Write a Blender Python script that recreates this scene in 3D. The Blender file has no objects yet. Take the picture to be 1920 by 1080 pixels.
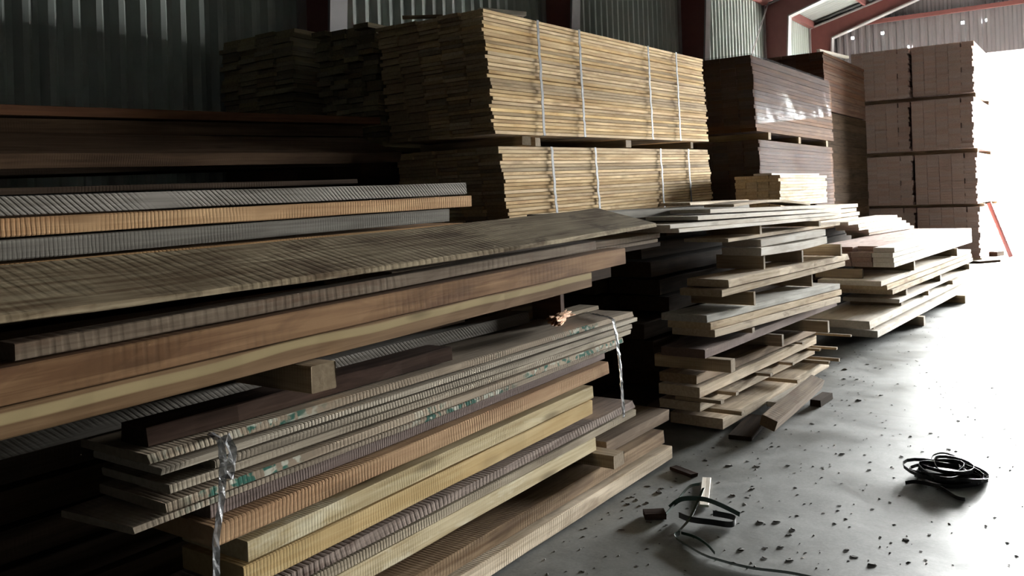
import bpy, bmesh, math, random
from mathutils import Vector, Matrix, noise

S = bpy.context.scene
C = S.collection

# ------------------------------------------------------------------ camera
cam_d = bpy.data.cameras.new('camera')
cam = bpy.data.objects.new('camera', cam_d)
C.objects.link(cam)
cam_d.sensor_width = 36.0
cam_d.lens = 36.0 * 1600.0 / 1920.0
cam_d.shift_y = -180.0 / 1920.0
cam_d.clip_start = 0.05
cam_d.clip_end = 300
r_ = Vector((0.81856014, 0.57341154, -0.03403683))
d_ = Vector((-0.0322313, -0.01331134, -0.99939179))
f_ = Vector((-0.57351586, 0.81915934, 0.00758567))
cam.matrix_world = Matrix(((r_.x, -d_.x, -f_.x, 0.0), (r_.y, -d_.y, -f_.y, 0.0),
                           (r_.z, -d_.z, -f_.z, 1.5), (0, 0, 0, 1)))
S.camera = cam

# ------------------------------------------------------------------ sky light through the far doorway
W = bpy.data.worlds.new('overcast_sky')
S.world = W
W.use_nodes = True
bg = W.node_tree.nodes['Background']
bg.inputs['Color'].default_value = (0.985, 1.0, 0.98, 1)
bg.inputs['Strength'].default_value = 8.0

DOOR_X0, DOOR_X1, DOOR_Z = -2.6, 3.4, 3.58
END_Y = 25.6
pl = bpy.data.lights.new('doorway_daylight', 'AREA')
pl.shape = 'RECTANGLE'
pl.size = DOOR_X1 - DOOR_X0
pl.size_y = 4.9
pl.cycles.is_portal = True
po = bpy.data.objects.new('doorway_daylight', pl)
C.objects.link(po)
po.location = ((DOOR_X0 + DOOR_X1) / 2, END_Y + 0.1, 2.45)
po.rotation_euler = (math.radians(-90), 0, 0)

S.view_settings.view_transform = 'Standard'
S.view_settings.look = 'None'
S.view_settings.gamma = 1.0
S.view_settings.use_curve_mapping = False
S.view_settings.exposure = 6.25
S.cycles.max_bounces = 8
S.cycles.diffuse_bounces = 5
S.cycles.glossy_bounces = 3
S.cycles.transparent_max_bounces = 8
S.cycles.caustics_reflective = False
S.cycles.caustics_refractive = False

# ------------------------------------------------------------------ node helpers
def new_mat(name):
    m = bpy.data.materials.new(name)
    m.use_nodes = True
    return m, m.node_tree, m.node_tree.nodes['Principled BSDF']

class NT:
    def __init__(s, nt): s.nt = nt
    def n(s, t, **kw):
        nd = s.nt.nodes.new(t)
        for k, v in kw.items():
            if k.startswith('i_'):
                nd.inputs[int(k[2:])].default_value = v
            else:
                setattr(nd, k, v)
        return nd
    def l(s, a, b): s.nt.links.new(a, b)
    def math(s, op, a, b=None, clamp=False):
        nd = s.n('ShaderNodeMath', operation=op, use_clamp=clamp)
        for i, v in enumerate((a, b)):
            if v is None: continue
            if isinstance(v, (int, float)): nd.inputs[i].default_value = v
            else: s.l(v, nd.inputs[i])
        return nd.outputs[0]
    def ramp(s, fac, p0, p1, c0=(0, 0, 0, 1), c1=(1, 1, 1, 1)):
        nd = s.n('ShaderNodeValToRGB')
        nd.color_ramp.elements[0].position = p0
        nd.color_ramp.elements[1].position = p1
        nd.color_ramp.elements[0].color = c0
        nd.color_ramp.elements[1].color = c1
        s.l(fac, nd.inputs[0])
        return nd.outputs[0]
    def mix(s, fac, a, b, mode='MIX'):
        nd = s.n('ShaderNodeMix', data_type='RGBA', blend_type=mode)
        nd.clamp_factor = True
        for sock, v in ((nd.inputs[0], fac), (nd.inputs[6], a), (nd.inputs[7], b)):
            if isinstance(v, (int, float)): sock.default_value = v
            elif isinstance(v, tuple): sock.default_value = v if len(v) == 4 else (*v, 1)
            else: s.l(v, sock)
        return nd.outputs[2]
    def noise(s, vec, scale, detail=2, rough=0.5, dist=0.0):
        nd = s.n('ShaderNodeTexNoise')
        s.l(vec, nd.inputs['Vector'])
        nd.inputs['Scale'].default_value = scale
        nd.inputs['Detail'].default_value = detail
        nd.inputs['Roughness'].default_value = rough
        nd.inputs['Distortion'].default_value = dist
        return nd.outputs['Fac']
    def scale(s, vec, v):
        nd = s.n('ShaderNodeVectorMath', operation='MULTIPLY')
        s.l(vec, nd.inputs[0]); nd.inputs[1].default_value = v
        return nd.outputs[0]

def wood(name, dark, light, saw=0.0, saw_freq=26.0, saw_col=(0.12, 0.09, 0.06), saw_z=0.0, knots=0.35, sap=None, paint=0.0,
         stain=0.0, stain_col=(0.07, 0.04, 0.03), rough=0.92, spread=0.25, bump=0.4, gain=1.0, gz=48, sts=(5, 2.2, 9), stt=(0.53, 0.64)):
    """sawn timber: grain runs along local Y"""
    dark = tuple(x * gain for x in dark); light = tuple(x * gain for x in light); saw_col = tuple(x * gain for x in saw_col)
    m, nt, bs = new_mat(name)
    N = NT(nt)
    tc = N.n('ShaderNodeTexCoord')
    oi = N.n('ShaderNodeObjectInfo')
    off = N.n('ShaderNodeVectorMath', operation='SCALE')
    off.inputs[0].default_value = (13.1, 37.7, 9.3)
    N.l(oi.outputs['Random'], off.inputs['Scale'])
    ad = N.n('ShaderNodeVectorMath', operation='ADD')
    N.l(tc.outputs['Object'], ad.inputs[0]); N.l(off.outputs[0], ad.inputs[1])
    V = ad.outputs[0]
    grain = N.noise(N.scale(V, (38, 1.6, gz)), 1.0, 3, 0.6, 0.6)
    blot = N.noise(N.scale(V, (6, 1.3, 7)), 1.0, 3, 0.6, 0.3)
    fac = N.math('ADD', N.math('MULTIPLY', grain, 0.5), N.math('MULTIPLY', blot, 0.5))
    col = N.mix(N.ramp(fac, 0.40, 0.61), dark, light)
    if sap:
        zc, wd, sc = sap
        sep = N.n('ShaderNodeSeparateXYZ'); N.l(tc.outputs['Object'], sep.inputs[0])
        wob = N.noise(N.scale(V, (0, 0.75, 0)), 1.0, 2)
        z = N.math('ADD', sep.outputs['Z'], N.math('MULTIPLY', N.math('SUBTRACT', wob, 0.5), 0.085))
        dd = N.math('ABSOLUTE', N.math('SUBTRACT', z, zc))
        mk = N.ramp(dd, wd * 0.85, wd * 1.15, (1, 1, 1, 1), (0, 0, 0, 1))
        col = N.mix(N.math('MULTIPLY', mk, 0.85), col, N.mix(grain, tuple(x * 0.85 for x in sc), sc))
    if stain:
        st = N.noise(N.scale(V, sts), 1.0, 4, 0.65, 0.5)
        col = N.mix(N.math('MULTIPLY', N.ramp(st, *stt), stain), col, stain_col)
    h = N.math('MULTIPLY', grain, 0.35)
    if saw:
        wv = N.n('ShaderNodeTexWave', wave_type='BANDS', bands_direction='Y')
        sv = V
        if saw_z:
            sp = N.n('ShaderNodeSeparateXYZ'); N.l(V, sp.inputs[0])
            cb = N.n('ShaderNodeCombineXYZ')
            N.l(sp.outputs['X'], cb.inputs[0]); N.l(sp.outputs['Z'], cb.inputs[2])
            N.l(N.math('ADD', sp.outputs['Y'], N.math('MULTIPLY', sp.outputs['Z'], saw_z)), cb.inputs[1])
            sv = cb.outputs[0]
        N.l(N.scale(sv, (0.5, 1, 0.5)), wv.inputs['Vector'])
        wv.inputs['Scale'].default_value = saw_freq
        wv.inputs['Distortion'].default_value = 2.2
        wv.inputs['Detail'].default_value = 2
        wv.inputs['Detail Scale'].default_value = 1.4
        sm = N.ramp(N.noise(N.scale(V, (3, 2.6, 6)), 1.0, 2), 0.35, 0.62)
        sw = N.math('MULTIPLY', N.math('MULTIPLY', N.ramp(wv.outputs['Fac'], 0.45, 0.95), sm), saw)
        col = N.mix(sw, col, saw_col)
        h = N.math('SUBTRACT', h, N.math('MULTIPLY', sw, 0.7))
    if knots:
        vo = N.n('ShaderNodeTexVoronoi', feature='F1')
        N.l(N.scale(V, (9, 2.3, 9)), vo.inputs['Vector'])
        vo.inputs['Scale'].default_value = 1.0
        kd = N.math('ADD', vo.outputs['Distance'], N.math('MULTIPLY', grain, 0.1))
        kn = N.ramp(kd, 0.15, 0.27, (1, 1, 1, 1), (0, 0, 0, 1))
        col = N.mix(N.math('MULTIPLY', kn, knots), col, tuple(x * 0.35 for x in dark))
    if paint:
        p1 = N.noise(N.scale(V, (0.5, 1.7, 1)), 1.0, 1)
        p2 = N.noise(N.scale(V, (2, 34, 30)), 1.0, 2)
        pm = N.math('MULTIPLY', N.ramp(p1, 0.50, 0.58), N.ramp(p2, 0.46, 0.54))
        sx = N.n('ShaderNodeSeparateXYZ'); N.l(tc.outputs['Object'], sx.inputs[0])
        gx = N.n('ShaderNodeNewGeometry')
        nx = N.n('ShaderNodeSeparateXYZ'); N.l(tc.outputs['Normal'], nx.inputs[0])
        pm = N.math('MULTIPLY', pm, N.math('GREATER_THAN', nx.outputs['X'], 0.5))
        w2 = N.noise(N.scale(V, (2, 11, 40)), 1.0, 1)
        pc = N.mix(N.ramp(w2, 0.5, 0.56), (0.02, 0.11, 0.085), (0.50, 0.50, 0.42))
        col = N.mix(N.math('MULTIPLY', pm, paint), col, pc)
    # end grain is a little darker and greyer
    nn = N.n('ShaderNodeSeparateXYZ'); N.l(tc.outputs['Normal'], nn.inputs[0])
    eg = N.math('GREATER_THAN', N.math('ABSOLUTE', nn.outputs['Y']), 0.8)
    ec = N.mix(N.noise(V, 60, 2), tuple(x * 0.6 for x in dark), tuple(x * 0.72 for x in light))
    col = N.mix(eg, col, ec)
    hs = N.n('ShaderNodeHueSaturation')
    N.l(col, hs.inputs['Color'])
    N.l(N.math('ADD', N.math('MULTIPLY', oi.outputs['Random'], spread), 1 - spread / 2), hs.inputs['Value'])
    r2 = N.math('FRACT', N.math('MULTIPLY', oi.outputs['Random'], 7.31))
    N.l(N.math('ADD', N.math('MULTIPLY', r2, 0.3), 0.85), hs.inputs['Saturation'])
    N.l(hs.outputs[0], bs.inputs['Base Color'])
    bs.inputs['Roughness'].default_value = rough
    bs.inputs['Specular IOR Level'].default_value = 0.06 if gain > 0.5 else 0.015
    bp = N.n('ShaderNodeBump')
    bp.inputs['Strength'].default_value = bump
    bp.inputs['Distance'].default_value = 0.004
    N.l(h, bp.inputs['Height'])
    N.l(bp.outputs[0], bs.inputs['Normal'])
    return m

def plain(name, col, rough=0.6, metal=0.0, var=0.15, scale=8.0, spec=0.3):
    m, nt, bs = new_mat(name)
    N = NT(nt)
    tc = N.n('ShaderNodeTexCoord')
    nz = N.noise(tc.outputs['Object'], scale, 4, 0.6)
    c = N.mix(nz, tuple(x * (1 - var) for x in col), tuple(min(1, x * (1 + var)) for x in col))
    N.l(c, bs.inputs['Base Color'])
    bs.inputs['Roughness'].default_value = rough
    bs.inputs['Metallic'].default_value = metal
    bs.inputs['Specular IOR Level'].default_value = spec
    return m

M = {}
M['brown'] = wood('brown_timber', (0.20, 0.125, 0.07), (0.42, 0.30, 0.19), saw=0.35, saw_freq=18, stain=0.4, gain=0.80)
M['red'] = wood('reddish_timber', (0.24, 0.112, 0.042), (0.48, 0.26, 0.11), saw=0.12, saw_freq=10, stain=0.5, stain_col=(0.12, 0.055, 0.025), knots=0.5, gain=0.62)
M['banded'] = wood('two_tone_timber', (0.26, 0.155, 0.08), (0.44, 0.28, 0.155), sap=(0.017, 0.013, (0.47, 0.37, 0.20)), knots=0.5, gain=0.62)
M['greybrown'] = wood('grey_brown_timber', (0.19, 0.13, 0.085), (0.40, 0.30, 0.205), saw=0.25, saw_freq=9, stain=0.7, stain_col=(0.13, 0.07, 0.04), gain=0.60)
M['yellow'] = wood('yellow_timber', (0.53, 0.385, 0.205), (0.67, 0.525, 0.31), saw=0.15, saw_freq=26, knots=0.25, spread=0.1, gain=1.00)
M['pale'] = wood('pale_yellow_timber', (0.45, 0.35, 0.20), (0.70, 0.595, 0.39), saw=0.15, saw_freq=26, stain=0.75,
                 stain_col=(0.80, 0.74, 0.56), knots=0.6, gain=0.95)
M['orange'] = wood('orange_timber', (0.38, 0.22, 0.115), (0.55, 0.36, 0.20), saw=0.4, saw_freq=22, saw_col=(0.28, 0.14, 0.07), knots=0.4, gain=0.85)
M['purple'] = wood('purplish_timber', (0.21, 0.15, 0.13), (0.30, 0.225, 0.195), saw=0.8, saw_freq=30, saw_col=(0.10, 0.07, 0.06), gain=0.80)
M['thin'] = wood('weathered_thin_board', (0.25, 0.205, 0.15), (0.45, 0.385, 0.29), saw=0.55, saw_freq=22, saw_col=(0.16, 0.13, 0.09), knots=0.2, gain=1.00)
M['painted'] = wood('green_marked_board', (0.27, 0.215, 0.16), (0.43, 0.355, 0.27), saw=0.45, saw_freq=20, saw_col=(0.16, 0.12, 0.09),
                    paint=0.9, knots=0.2, gain=0.95)
M['bark'] = wood('bark_edged_board', (0.20, 0.14, 0.115), (0.37, 0.28, 0.225), saw=0.3, saw_freq=14, stain=0.85, stain_col=(0.09, 0.05, 0.035), bump=0.9, gain=0.75)
M['grey'] = wood('weathered_grey_board', (0.23, 0.205, 0.17), (0.38, 0.35, 0.295), saw=0.22, saw_freq=24, saw_col=(0.13, 0.115, 0.095), gain=0.62)
M['greysaw'] = wood('grey_saw_scored_board', (0.24, 0.21, 0.175), (0.46, 0.42, 0.37), saw=0.7, saw_freq=16, saw_z=1.1, saw_col=(0.14, 0.12, 0.10), bump=0.6, gain=0.60)
M['topplank'] = wood('dusty_plank', (0.17, 0.118, 0.072), (0.47, 0.39, 0.265), saw=0.3, saw_freq=9, saw_col=(0.17, 0.135, 0.09), knots=0.3, stain=0.8, stain_col=(0.10, 0.065, 0.04), gain=0.78)
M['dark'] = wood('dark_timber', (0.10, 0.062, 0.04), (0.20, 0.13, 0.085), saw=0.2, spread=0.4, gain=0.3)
M['umber'] = wood('umber_timber', (0.14, 0.092, 0.055), (0.27, 0.19, 0.12), stain=0.4)
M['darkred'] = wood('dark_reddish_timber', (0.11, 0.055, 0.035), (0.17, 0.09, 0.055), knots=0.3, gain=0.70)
M['rough'] = wood('dark_bark_timber', (0.06, 0.036, 0.027), (0.115, 0.07, 0.05), stain=0.5, bump=1.2, rough=0.95, gain=0.5)
M['pack'] = wood('fresh_sawn_board', (0.42, 0.285, 0.145), (0.66, 0.50, 0.295), gz=14, saw=0.25, saw_freq=24, saw_col=(0.30, 0.19, 0.09),
                 stain=0.45, stain_col=(0.25, 0.15, 0.075), spread=0.75, knots=0.4, gain=0.90)
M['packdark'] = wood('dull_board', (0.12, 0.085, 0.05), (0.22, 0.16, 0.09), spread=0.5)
M['shadepack'] = wood('shade_dimmed_board', (0.12, 0.10, 0.06), (0.26, 0.21, 0.12), spread=0.5)  # brown lowered so the colour carries the shade these packs lie in
M['pink'] = wood('pinkish_board', (0.38, 0.255, 0.215), (0.54, 0.39, 0.335), spread=0.12, knots=0.6, stain=0.6, stain_col=(0.17, 0.10, 0.09), sts=(20, 3, 24), stt=(0.60, 0.66))
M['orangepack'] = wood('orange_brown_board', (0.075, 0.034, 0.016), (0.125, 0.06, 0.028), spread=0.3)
M['oak'] = wood('light_brown_board', (0.42, 0.32, 0.205), (0.72, 0.59, 0.43), saw=0.3, saw_freq=20, stain=0.55, stain_col=(0.26, 0.17, 0.105), gain=1.05)
M['palegrey'] = wood('pale_grey_board', (0.42, 0.40, 0.35), (0.66, 0.64, 0.58), saw=0.2, stain=0.3, stain_col=(0.3, 0.25, 0.19))
M['white'] = wood('pale_blown_out_board', (0.66, 0.59, 0.50), (0.84, 0.79, 0.71), saw=0.2, stain=0.3, stain_col=(0.4, 0.3, 0.2))  # pale wood, whitened to carry the doorway's blown-out light on lit boards
M['bearer'] = wood('bearer_timber', (0.22, 0.16, 0.10), (0.42, 0.33, 0.225), saw=0.3)
M['steel'] = plain('galvanised_strap', (0.115, 0.117, 0.122), 0.6, 0.0, 0.3, 30, 0.1)
M['redsteel'] = plain('red_oxide_steel', (0.13, 0.045, 0.04), 0.6, 0, 0.2, 5)
M['flange'] = plain('dusty_steel_flange', (0.21, 0.19, 0.19), 0.6, 0, 0.15, 5)
M['gate'] = plain('glare_grey_gate', (0.45, 0.45, 0.46), 0.5, 0.5)  # light grey puts the backlight's washed-out glare into the gate colour
M['redpost'] = plain('red_painted_post', (0.42, 0.16, 0.15), 0.6)
M['black'] = plain('black_strap', (0.012, 0.013, 0.015), 0.32, 0, 0.3, 20, 0.5)
M['green'] = plain('dark_green_strap', (0.008, 0.035, 0.022), 0.4, 0, 0.4, 12, 0.5)
M['chip'] = plain('dark_chip', (0.05, 0.042, 0.033), 0.9, 0, 0.5, 40)
M['chippale'] = plain('pale_chip', (0.42, 0.37, 0.28), 0.9, 0, 0.3, 40)
M['wood_scrap'] = plain('pale_scrap_wood', (0.40, 0.34, 0.25), 0.8, 0, 0.35, 25)
M['barkchunk'] = plain('splintered_wood', (0.40, 0.20, 0.09), 0.85, 0, 0.75, 45)

def ribbed(name, col, var=0.12):
    m, nt, bs = new_mat(name)
    N = NT(nt)
    tc = N.n('ShaderNodeTexCoord')
    a = N.noise(N.scale(tc.outputs['Object'], (1.5, 1.5, 0.35)), 1.0, 4, 0.6)
    b = N.noise(tc.outputs['Object'], 60, 2)
    f = N.math('ADD', N.math('MULTIPLY', a, 0.7), N.math('MULTIPLY', b, 0.3))
    N.l(N.mix(f, tuple(x * (1 - var) for x in col), tuple(x * (1 + var) for x in col)), bs.inputs['Base Color'])
    bs.inputs['Roughness'].default_value = 0.55
    bs.inputs['Specular IOR Level'].default_value = 0.3
    return m
M['clad'] = ribbed('grey_green_cladding', (0.26, 0.285, 0.26))
M['clad_end'] = ribbed('grey_end_cladding', (0.13, 0.12, 0.125))
M['clad_dark'] = ribbed('dark_cladding', (0.04, 0.04, 0.04))
M['roof'] = ribbed('roof_sheet', (0.20, 0.205, 0.195))

def concrete():
    m, nt, bs = new_mat('dusty_concrete')
    N = NT(nt)
    tc = N.n('ShaderNodeTexCoord')
    V = tc.outputs['Object']
    a = N.noise(V, 0.8, 5, 0.6, 0.4)
    b = N.noise(V, 4.5, 5, 0.65, 0.3)
    c = N.noise(V, 70, 3, 0.6)
    f = N.math('ADD', N.math('ADD', N.math('MULTIPLY', a, 0.4), N.math('MULTIPLY', b, 0.4)), N.math('MULTIPLY', c, 0.2))
    col = N.mix(N.ramp(f, 0.36, 0.64), (0.075, 0.078, 0.075), (0.225, 0.23, 0.22))
    sp = N.n('ShaderNodeSeparateXYZ'); N.l(V, sp.inputs[0])
    wob = N.math('MULTIPLY', N.math('SUBTRACT', N.noise(V, 3, 3), 0.5), 0.02)
    for y0 in (5.97, 10.78, 15.6, 20.4):
        dj = N.math('ABSOLUTE', N.math('ADD', N.math('SUBTRACT', sp.outputs['Y'], y0), wob))
        jm = N.math('MULTIPLY', N.ramp(dj, 0.003, 0.010, (1, 1, 1, 1), (0, 0, 0, 1)), 0.75)
        col = N.mix(jm, col, (0.06, 0.06, 0.058))
    N.l(col, bs.inputs['Base Color'])
    g = N.noise(V, 1.6, 4, 0.6, 0.5)
    N.l(N.ramp(g, 0.35, 0.65, (0.38, 0.38, 0.38, 1), (0.66, 0.66, 0.66, 1)), bs.inputs['Roughness'])
    bs.inputs['Specular IOR Level'].default_value = 0.27
    bp = N.n('ShaderNodeBump'); bp.inputs['Strength'].default_value = 0.15; bp.inputs['Distance'].default_value = 0.01
    N.l(b, bp.inputs['Height']); N.l(bp.outputs[0], bs.inputs['Normal'])
    return m
M['floor'] = concrete()

def film(name, tint, clear, gloss=0.5, shine=1.0, bump=0.6):
    m, nt, bs = new_mat(name)
    N = NT(nt)
    out = [n for n in nt.nodes if n.type == 'OUTPUT_MATERIAL'][0]
    tr = N.n('ShaderNodeBsdfTransparent'); tr.inputs[0].default_value = (*tint, 1)
    gl = N.n('ShaderNodeBsdfGlossy'); gl.inputs['Roughness'].default_value = 0.12; gl.inputs[0].default_value = (shine, shine, shine, 1)
    df = N.n('ShaderNodeBsdfDiffuse'); df.inputs[0].default_value = (0.20, 0.20, 0.21, 1)
    tc = N.n('ShaderNodeTexCoord')
    bp = N.n('ShaderNodeBump'); bp.inputs['Strength'].default_value = bump; bp.inputs['Distance'].default_value = 0.02
    N.l(N.noise(tc.outputs['Object'], 9, 3, 0.6, 0.8), bp.inputs['Height'])
    N.l(bp.outputs[0], gl.inputs['Normal'])
    mx = N.n('ShaderNodeMixShader'); mx.inputs[0].default_value = gloss
    N.l(gl.outputs[0], mx.inputs[1]); N.l(df.outputs[0], mx.inputs[2])
    m2 = N.n('ShaderNodeMixShader'); m2.inputs[0].default_value = clear
    N.l(mx.outputs[0], m2.inputs[1]); N.l(tr.outputs[0], m2.inputs[2])
    N.l(m2.outputs[0], out.inputs['Surface'])
    return m
M['film'] = film('polythene_film', (0.8, 0.8, 0.82), 0.86, 0.90, 0.22, 0.3)
M['dimfilm'] = film('low_shine_polythene_film', (0.8, 0.8, 0.82), 0.86, 0.92, 0.04, 0.6)  # same film, gloss colour lowered to subdue the doorway's reflection
M['tape'] = film('clear_plastic_strap', (0.85, 0.86, 0.88), 0.40)

def sheet_translucent():
    m, nt, bs = new_mat('translucent_rooflight_sheet')
    N = NT(nt)
    out = [n for n in nt.nodes if n.type == 'OUTPUT_MATERIAL'][0]
    a = N.n('ShaderNodeBsdfTranslucent'); a.inputs[0].default_value = (0.42, 0.36, 0.36, 1)
    b = N.n('ShaderNodeBsdfDiffuse'); b.inputs[0].default_value = (0.5, 0.48, 0.48, 1)
    mx = N.n('ShaderNodeMixShader'); mx.inputs[0].default_value = 0.97
    N.l(a.outputs[0], mx.inputs[1]); N.l(b.outputs[0], mx.inputs[2]); N.l(mx.outputs[0], out.inputs['Surface'])
    return m
M['translucent'] = sheet_translucent()

# ------------------------------------------------------------------ object helpers
def link(name, bm, mat, parent=None, smooth=False):
    me = bpy.data.meshes.new(name)
    bmesh.ops.recalc_face_normals(bm, faces=bm.faces)
    bm.to_mesh(me); bm.free()
    if smooth:
        for p in me.polygons: p.use_smooth = True
    me.materials.append(mat)
    o = bpy.data.objects.new(name, me)
    C.objects.link(o)
    if parent: o.parent = parent
    return o

def tag(o, label, cat, group=None):
    o['label'] = label; o['category'] = cat
    if group: o['group'] = group
    return o

def thing(name, label, cat, loc, group=None):
    o = bpy.data.objects.new(name, None)
    o.empty_display_size = 0.1
    C.objects.link(o); o.location = loc
    return tag(o, label, cat, group)

def struct(o):
    o['kind'] = 'structure'
    return o

def box(bm, x0, x1, y0, y1, z0, z1):
    v = [bm.verts.new(p) for p in ((x0, y0, z0), (x1, y0, z0), (x1, y1, z0), (x0, y1, z0),
                                   (x0, y0, z1), (x1, y0, z1), (x1, y1, z1), (x0, y1, z1))]
    for f in ((0, 3, 2, 1), (4, 5, 6, 7), (0, 1, 5, 4), (1, 2, 6, 5), (2, 3, 7, 6), (3, 0, 4, 7)):
        bm.faces.new([v[i] for i in f])

def box_obj(name, mat, x0, x1, y0, y1, z0, z1, parent=None):
    bm = bmesh.new(); box(bm, x0, x1, y0, y1, z0, z1)
    return link(name, bm, mat, parent)

def board_bm(Wd, L, T, seed=0, nseg=14, bow=0.0, edge=0.0025, wane=0.0, chamfer=0.003, skew=0.0, bm=None, at=(0, 0, 0), sag=0.0, twist=0.0):
    """a sawn board centred on the origin: width along X, length along Y, thickness along Z"""
    if bm is None: bm = bmesh.new()
    rnd = random.Random(seed)
    hx, hz, c = Wd / 2, T / 2, min(chamfer, T * 0.2)
    ring = [(hx, -hz + c), (hx, hz - c), (hx - c, hz), (0, hz), (-hx + c, hz), (-hx, hz - c), (-hx, -hz + c), (-hx + c, -hz), (0, -hz), (hx - c, -hz)]
    prev = None; first = None
    sx, s0, s1 = rnd.random() * 50, rnd.uniform(-1, 1) * skew, rnd.uniform(-1, 1) * skew
    for i in range(nseg + 1):
        t = i / nseg
        y = (t - 0.5) * L
        zb = bow * math.sin(math.pi * t) + sag * (2 * t - 1) ** 2
        vs = []
        for k, (x, z) in enumerate(ring):
            n1 = noise.noise((sx + y * 2.3, k * 3.1, seed * 1.7))
            n2 = noise.noise((sx + y * 2.3 + 40, k * 2.7, seed * 0.9))
            xx = x + n1 * edge * (2.0 if abs(x) > hx * 0.9 else 0.3)
            zz = z + n2 * edge * 0.6 + zb
            if wane and x > hx * 0.9 and z > 0:
                xx -= wane * (0.5 + noise.noise((sx + y * 1.4, 5.0, seed)))
            if wane and x > hx * 0.9:
                xx += wane * 0.35 * noise.noise((sx + y * 17.0, k * 1.0, seed))
            yy = y
            if i == 0: yy += s0 * x / max(hx, 0.01) + 0.002 * n1
            if i == nseg: yy += s1 * x / max(hx, 0.01) + 0.002 * n1
            a = twist * (t - 0.5)
            xx, zz = xx * math.cos(a) - zz * math.sin(a), xx * math.sin(a) + zz * math.cos(a)
            vs.append(bm.verts.new((at[0] + xx, at[1] + yy, at[2] + zz)))
        if prev:
            for k in range(10):
                bm.faces.new((prev[k], prev[(k + 1) % 10], vs[(k + 1) % 10], vs[k]))
        else: first = vs
        prev = vs
    bm.faces.new(first); bm.faces.new(list(reversed(prev)))
    return bm

def lay(o, p0, p1, Wd, T, roll=0.0):
    """place a board so that its front bottom edge runs from p0 to p1 (front = +X side)"""
    p0, p1 = Vector(p0), Vector(p1)
    ey = (p1 - p0).normalized()
    ex = Vector((ey.y, -ey.x, 0)).normalized()
    ez = ex.cross(ey).normalized()
    if roll:
        q = Matrix.Rotation(roll, 3, ey); ex = q @ ex; ez = q @ ez
    c = (p0 + p1) / 2 - ex * (Wd / 2) + ez * (T / 2)
    o.matrix_world = Matrix(((ex.x, ey.x, ez.x, c.x), (ex.y, ey.y, ez.y, c.y), (ex.z, ey.z, ez.z, c.z), (0, 0, 0, 1)))

SEED = [10]
def board(name, label, mat, p0, p1, T, Wd, cat='board', group=None, roll=0.0, **kw):
    SEED[0] += 1
    L = (Vector(p1) - Vector(p0)).length
    o = link(name, board_bm(Wd, L, T, seed=SEED[0], nseg=kw.pop('nseg', max(6, int(L * 7))), **kw), M[mat])
    lay(o, p0, p1, Wd, T, roll)
    return tag(o, label, cat, group)

def bearer(label, xf, y, z0, h, wy=0.05, L=0.9, mat='bearer', name='bearer', group=None, yaw=0.0, cat='bearer'):
    """a crosswise timber whose front end is at xf"""
    SEED[0] += 1
    o = link(name, board_bm(wy, L, h, seed=SEED[0], nseg=6, edge=0.0015), M[mat])
    ey = Vector((math.cos(yaw), math.sin(yaw), 0)); ex = Vector((ey.y, -ey.x, 0))
    c = Vector((xf, y, z0 + h / 2)) - ey * (L / 2)
    o.matrix_world = Matrix(((ex.x, ey.x, 0, c.x), (ex.y, ey.y, 0, c.y), (0, 0, 1, c.z), (0, 0, 0, 1)))
    return tag(o, label, cat, group)

# ------------------------------------------------------------------ the building
X_L, X_R, Y_N, EAVE, PITCH = -7.0, 15.0, -7.0, 6.3, 0.27
RIDGE_X = 4.0

o = struct(box_obj('floor', M['floor'], X_L, X_R, Y_N, END_Y, -0.15, 0.0))
o = struct(box_obj('ground_outside', plain('bright_yard', (0.26, 0.26, 0.25), 0.9), -40, 40, END_Y, 90, -0.25, -0.02))

def rib_profile(a0, a1, pitch, low, slope, high, depth):
    """(along, out) points of a trapezoidal sheet"""
    pts = []
    a = a0
    while a < a1:
        pts += [(a, 0), (a + low, 0), (a + low + slope, depth), (a + low + slope + high, depth)]
        a += pitch
    pts.append((a, 0))
    return pts

# left wall: ribs stand in from the wall plane
bm = bmesh.new()
prof = rib_profile(Y_N, END_Y, 0.2, 0.05, 0.05, 0.05, 0.06)
lo = [bm.verts.new((X_L + d, a, 0)) for a, d in prof]
hi = [bm.verts.new((X_L + d, a, EAVE)) for a, d in prof]
for i in range(len(prof) - 1):
    bm.faces.new((lo[i], lo[i + 1], hi[i + 1], hi[i]))
struct(link('wall_left', bm, M['clad']))

# far gable wall with the doorway and a few holes rusted or nailed through the sheet
HOLES = [(-5.84, 5.74), (-5.05, 5.77), (-3.09, 5.77), (-2.52, 5.76), (-4.41, 5.30)]
def roof_z(x): return EAVE + PITCH * (min(x, 2 * RIDGE_X - x) - X_L)
def gable(name, mat, x0, x1, zlo, zhi):
    bm = bmesh.new()
    pr = rib_profile(x0, x1 - 1e-6, 0.2, 0.07, 0.03, 0.07, 0.03)
    pr[-1] = (x1, 0)
    for (a, d), (b, e) in zip(pr, pr[1:]):
        if a >= x1: break
        b = min(b, x1)
        cuts = [zlo]
        for hx, hz in HOLES:
            if a <= hx < b and zlo < hz < (zhi or 9): cuts += [hz - 0.03, hz + 0.035]
        ta, tb = (roof_z(a), roof_z(b)) if zhi is None else (zhi, zhi)
        n = len(cuts)
        for i in range(0, n, 2):
            z0 = cuts[i]
            z1a, z1b = (cuts[i + 1],) * 2 if i + 1 < n else (ta, tb)
            if i > 0 or True:
                vs = [bm.verts.new(p) for p in ((a, END_Y - d, z0), (b, END_Y - e, z0), (b, END_Y - e, z1b), (a, END_Y - d, z1a))]
                bm.faces.new(vs)
    return struct(link(name, bm, mat))
gable('wall_far', M['clad_end'], X_L, DOOR_X0, 0.0, None)
gable('wall_far_right', M['clad_end'], DOOR_X1, X_R, 0.0, None)
gable('wall_far_upper', M['clad_end'], DOOR_X0, DOOR_X1, 4.9, None)
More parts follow.
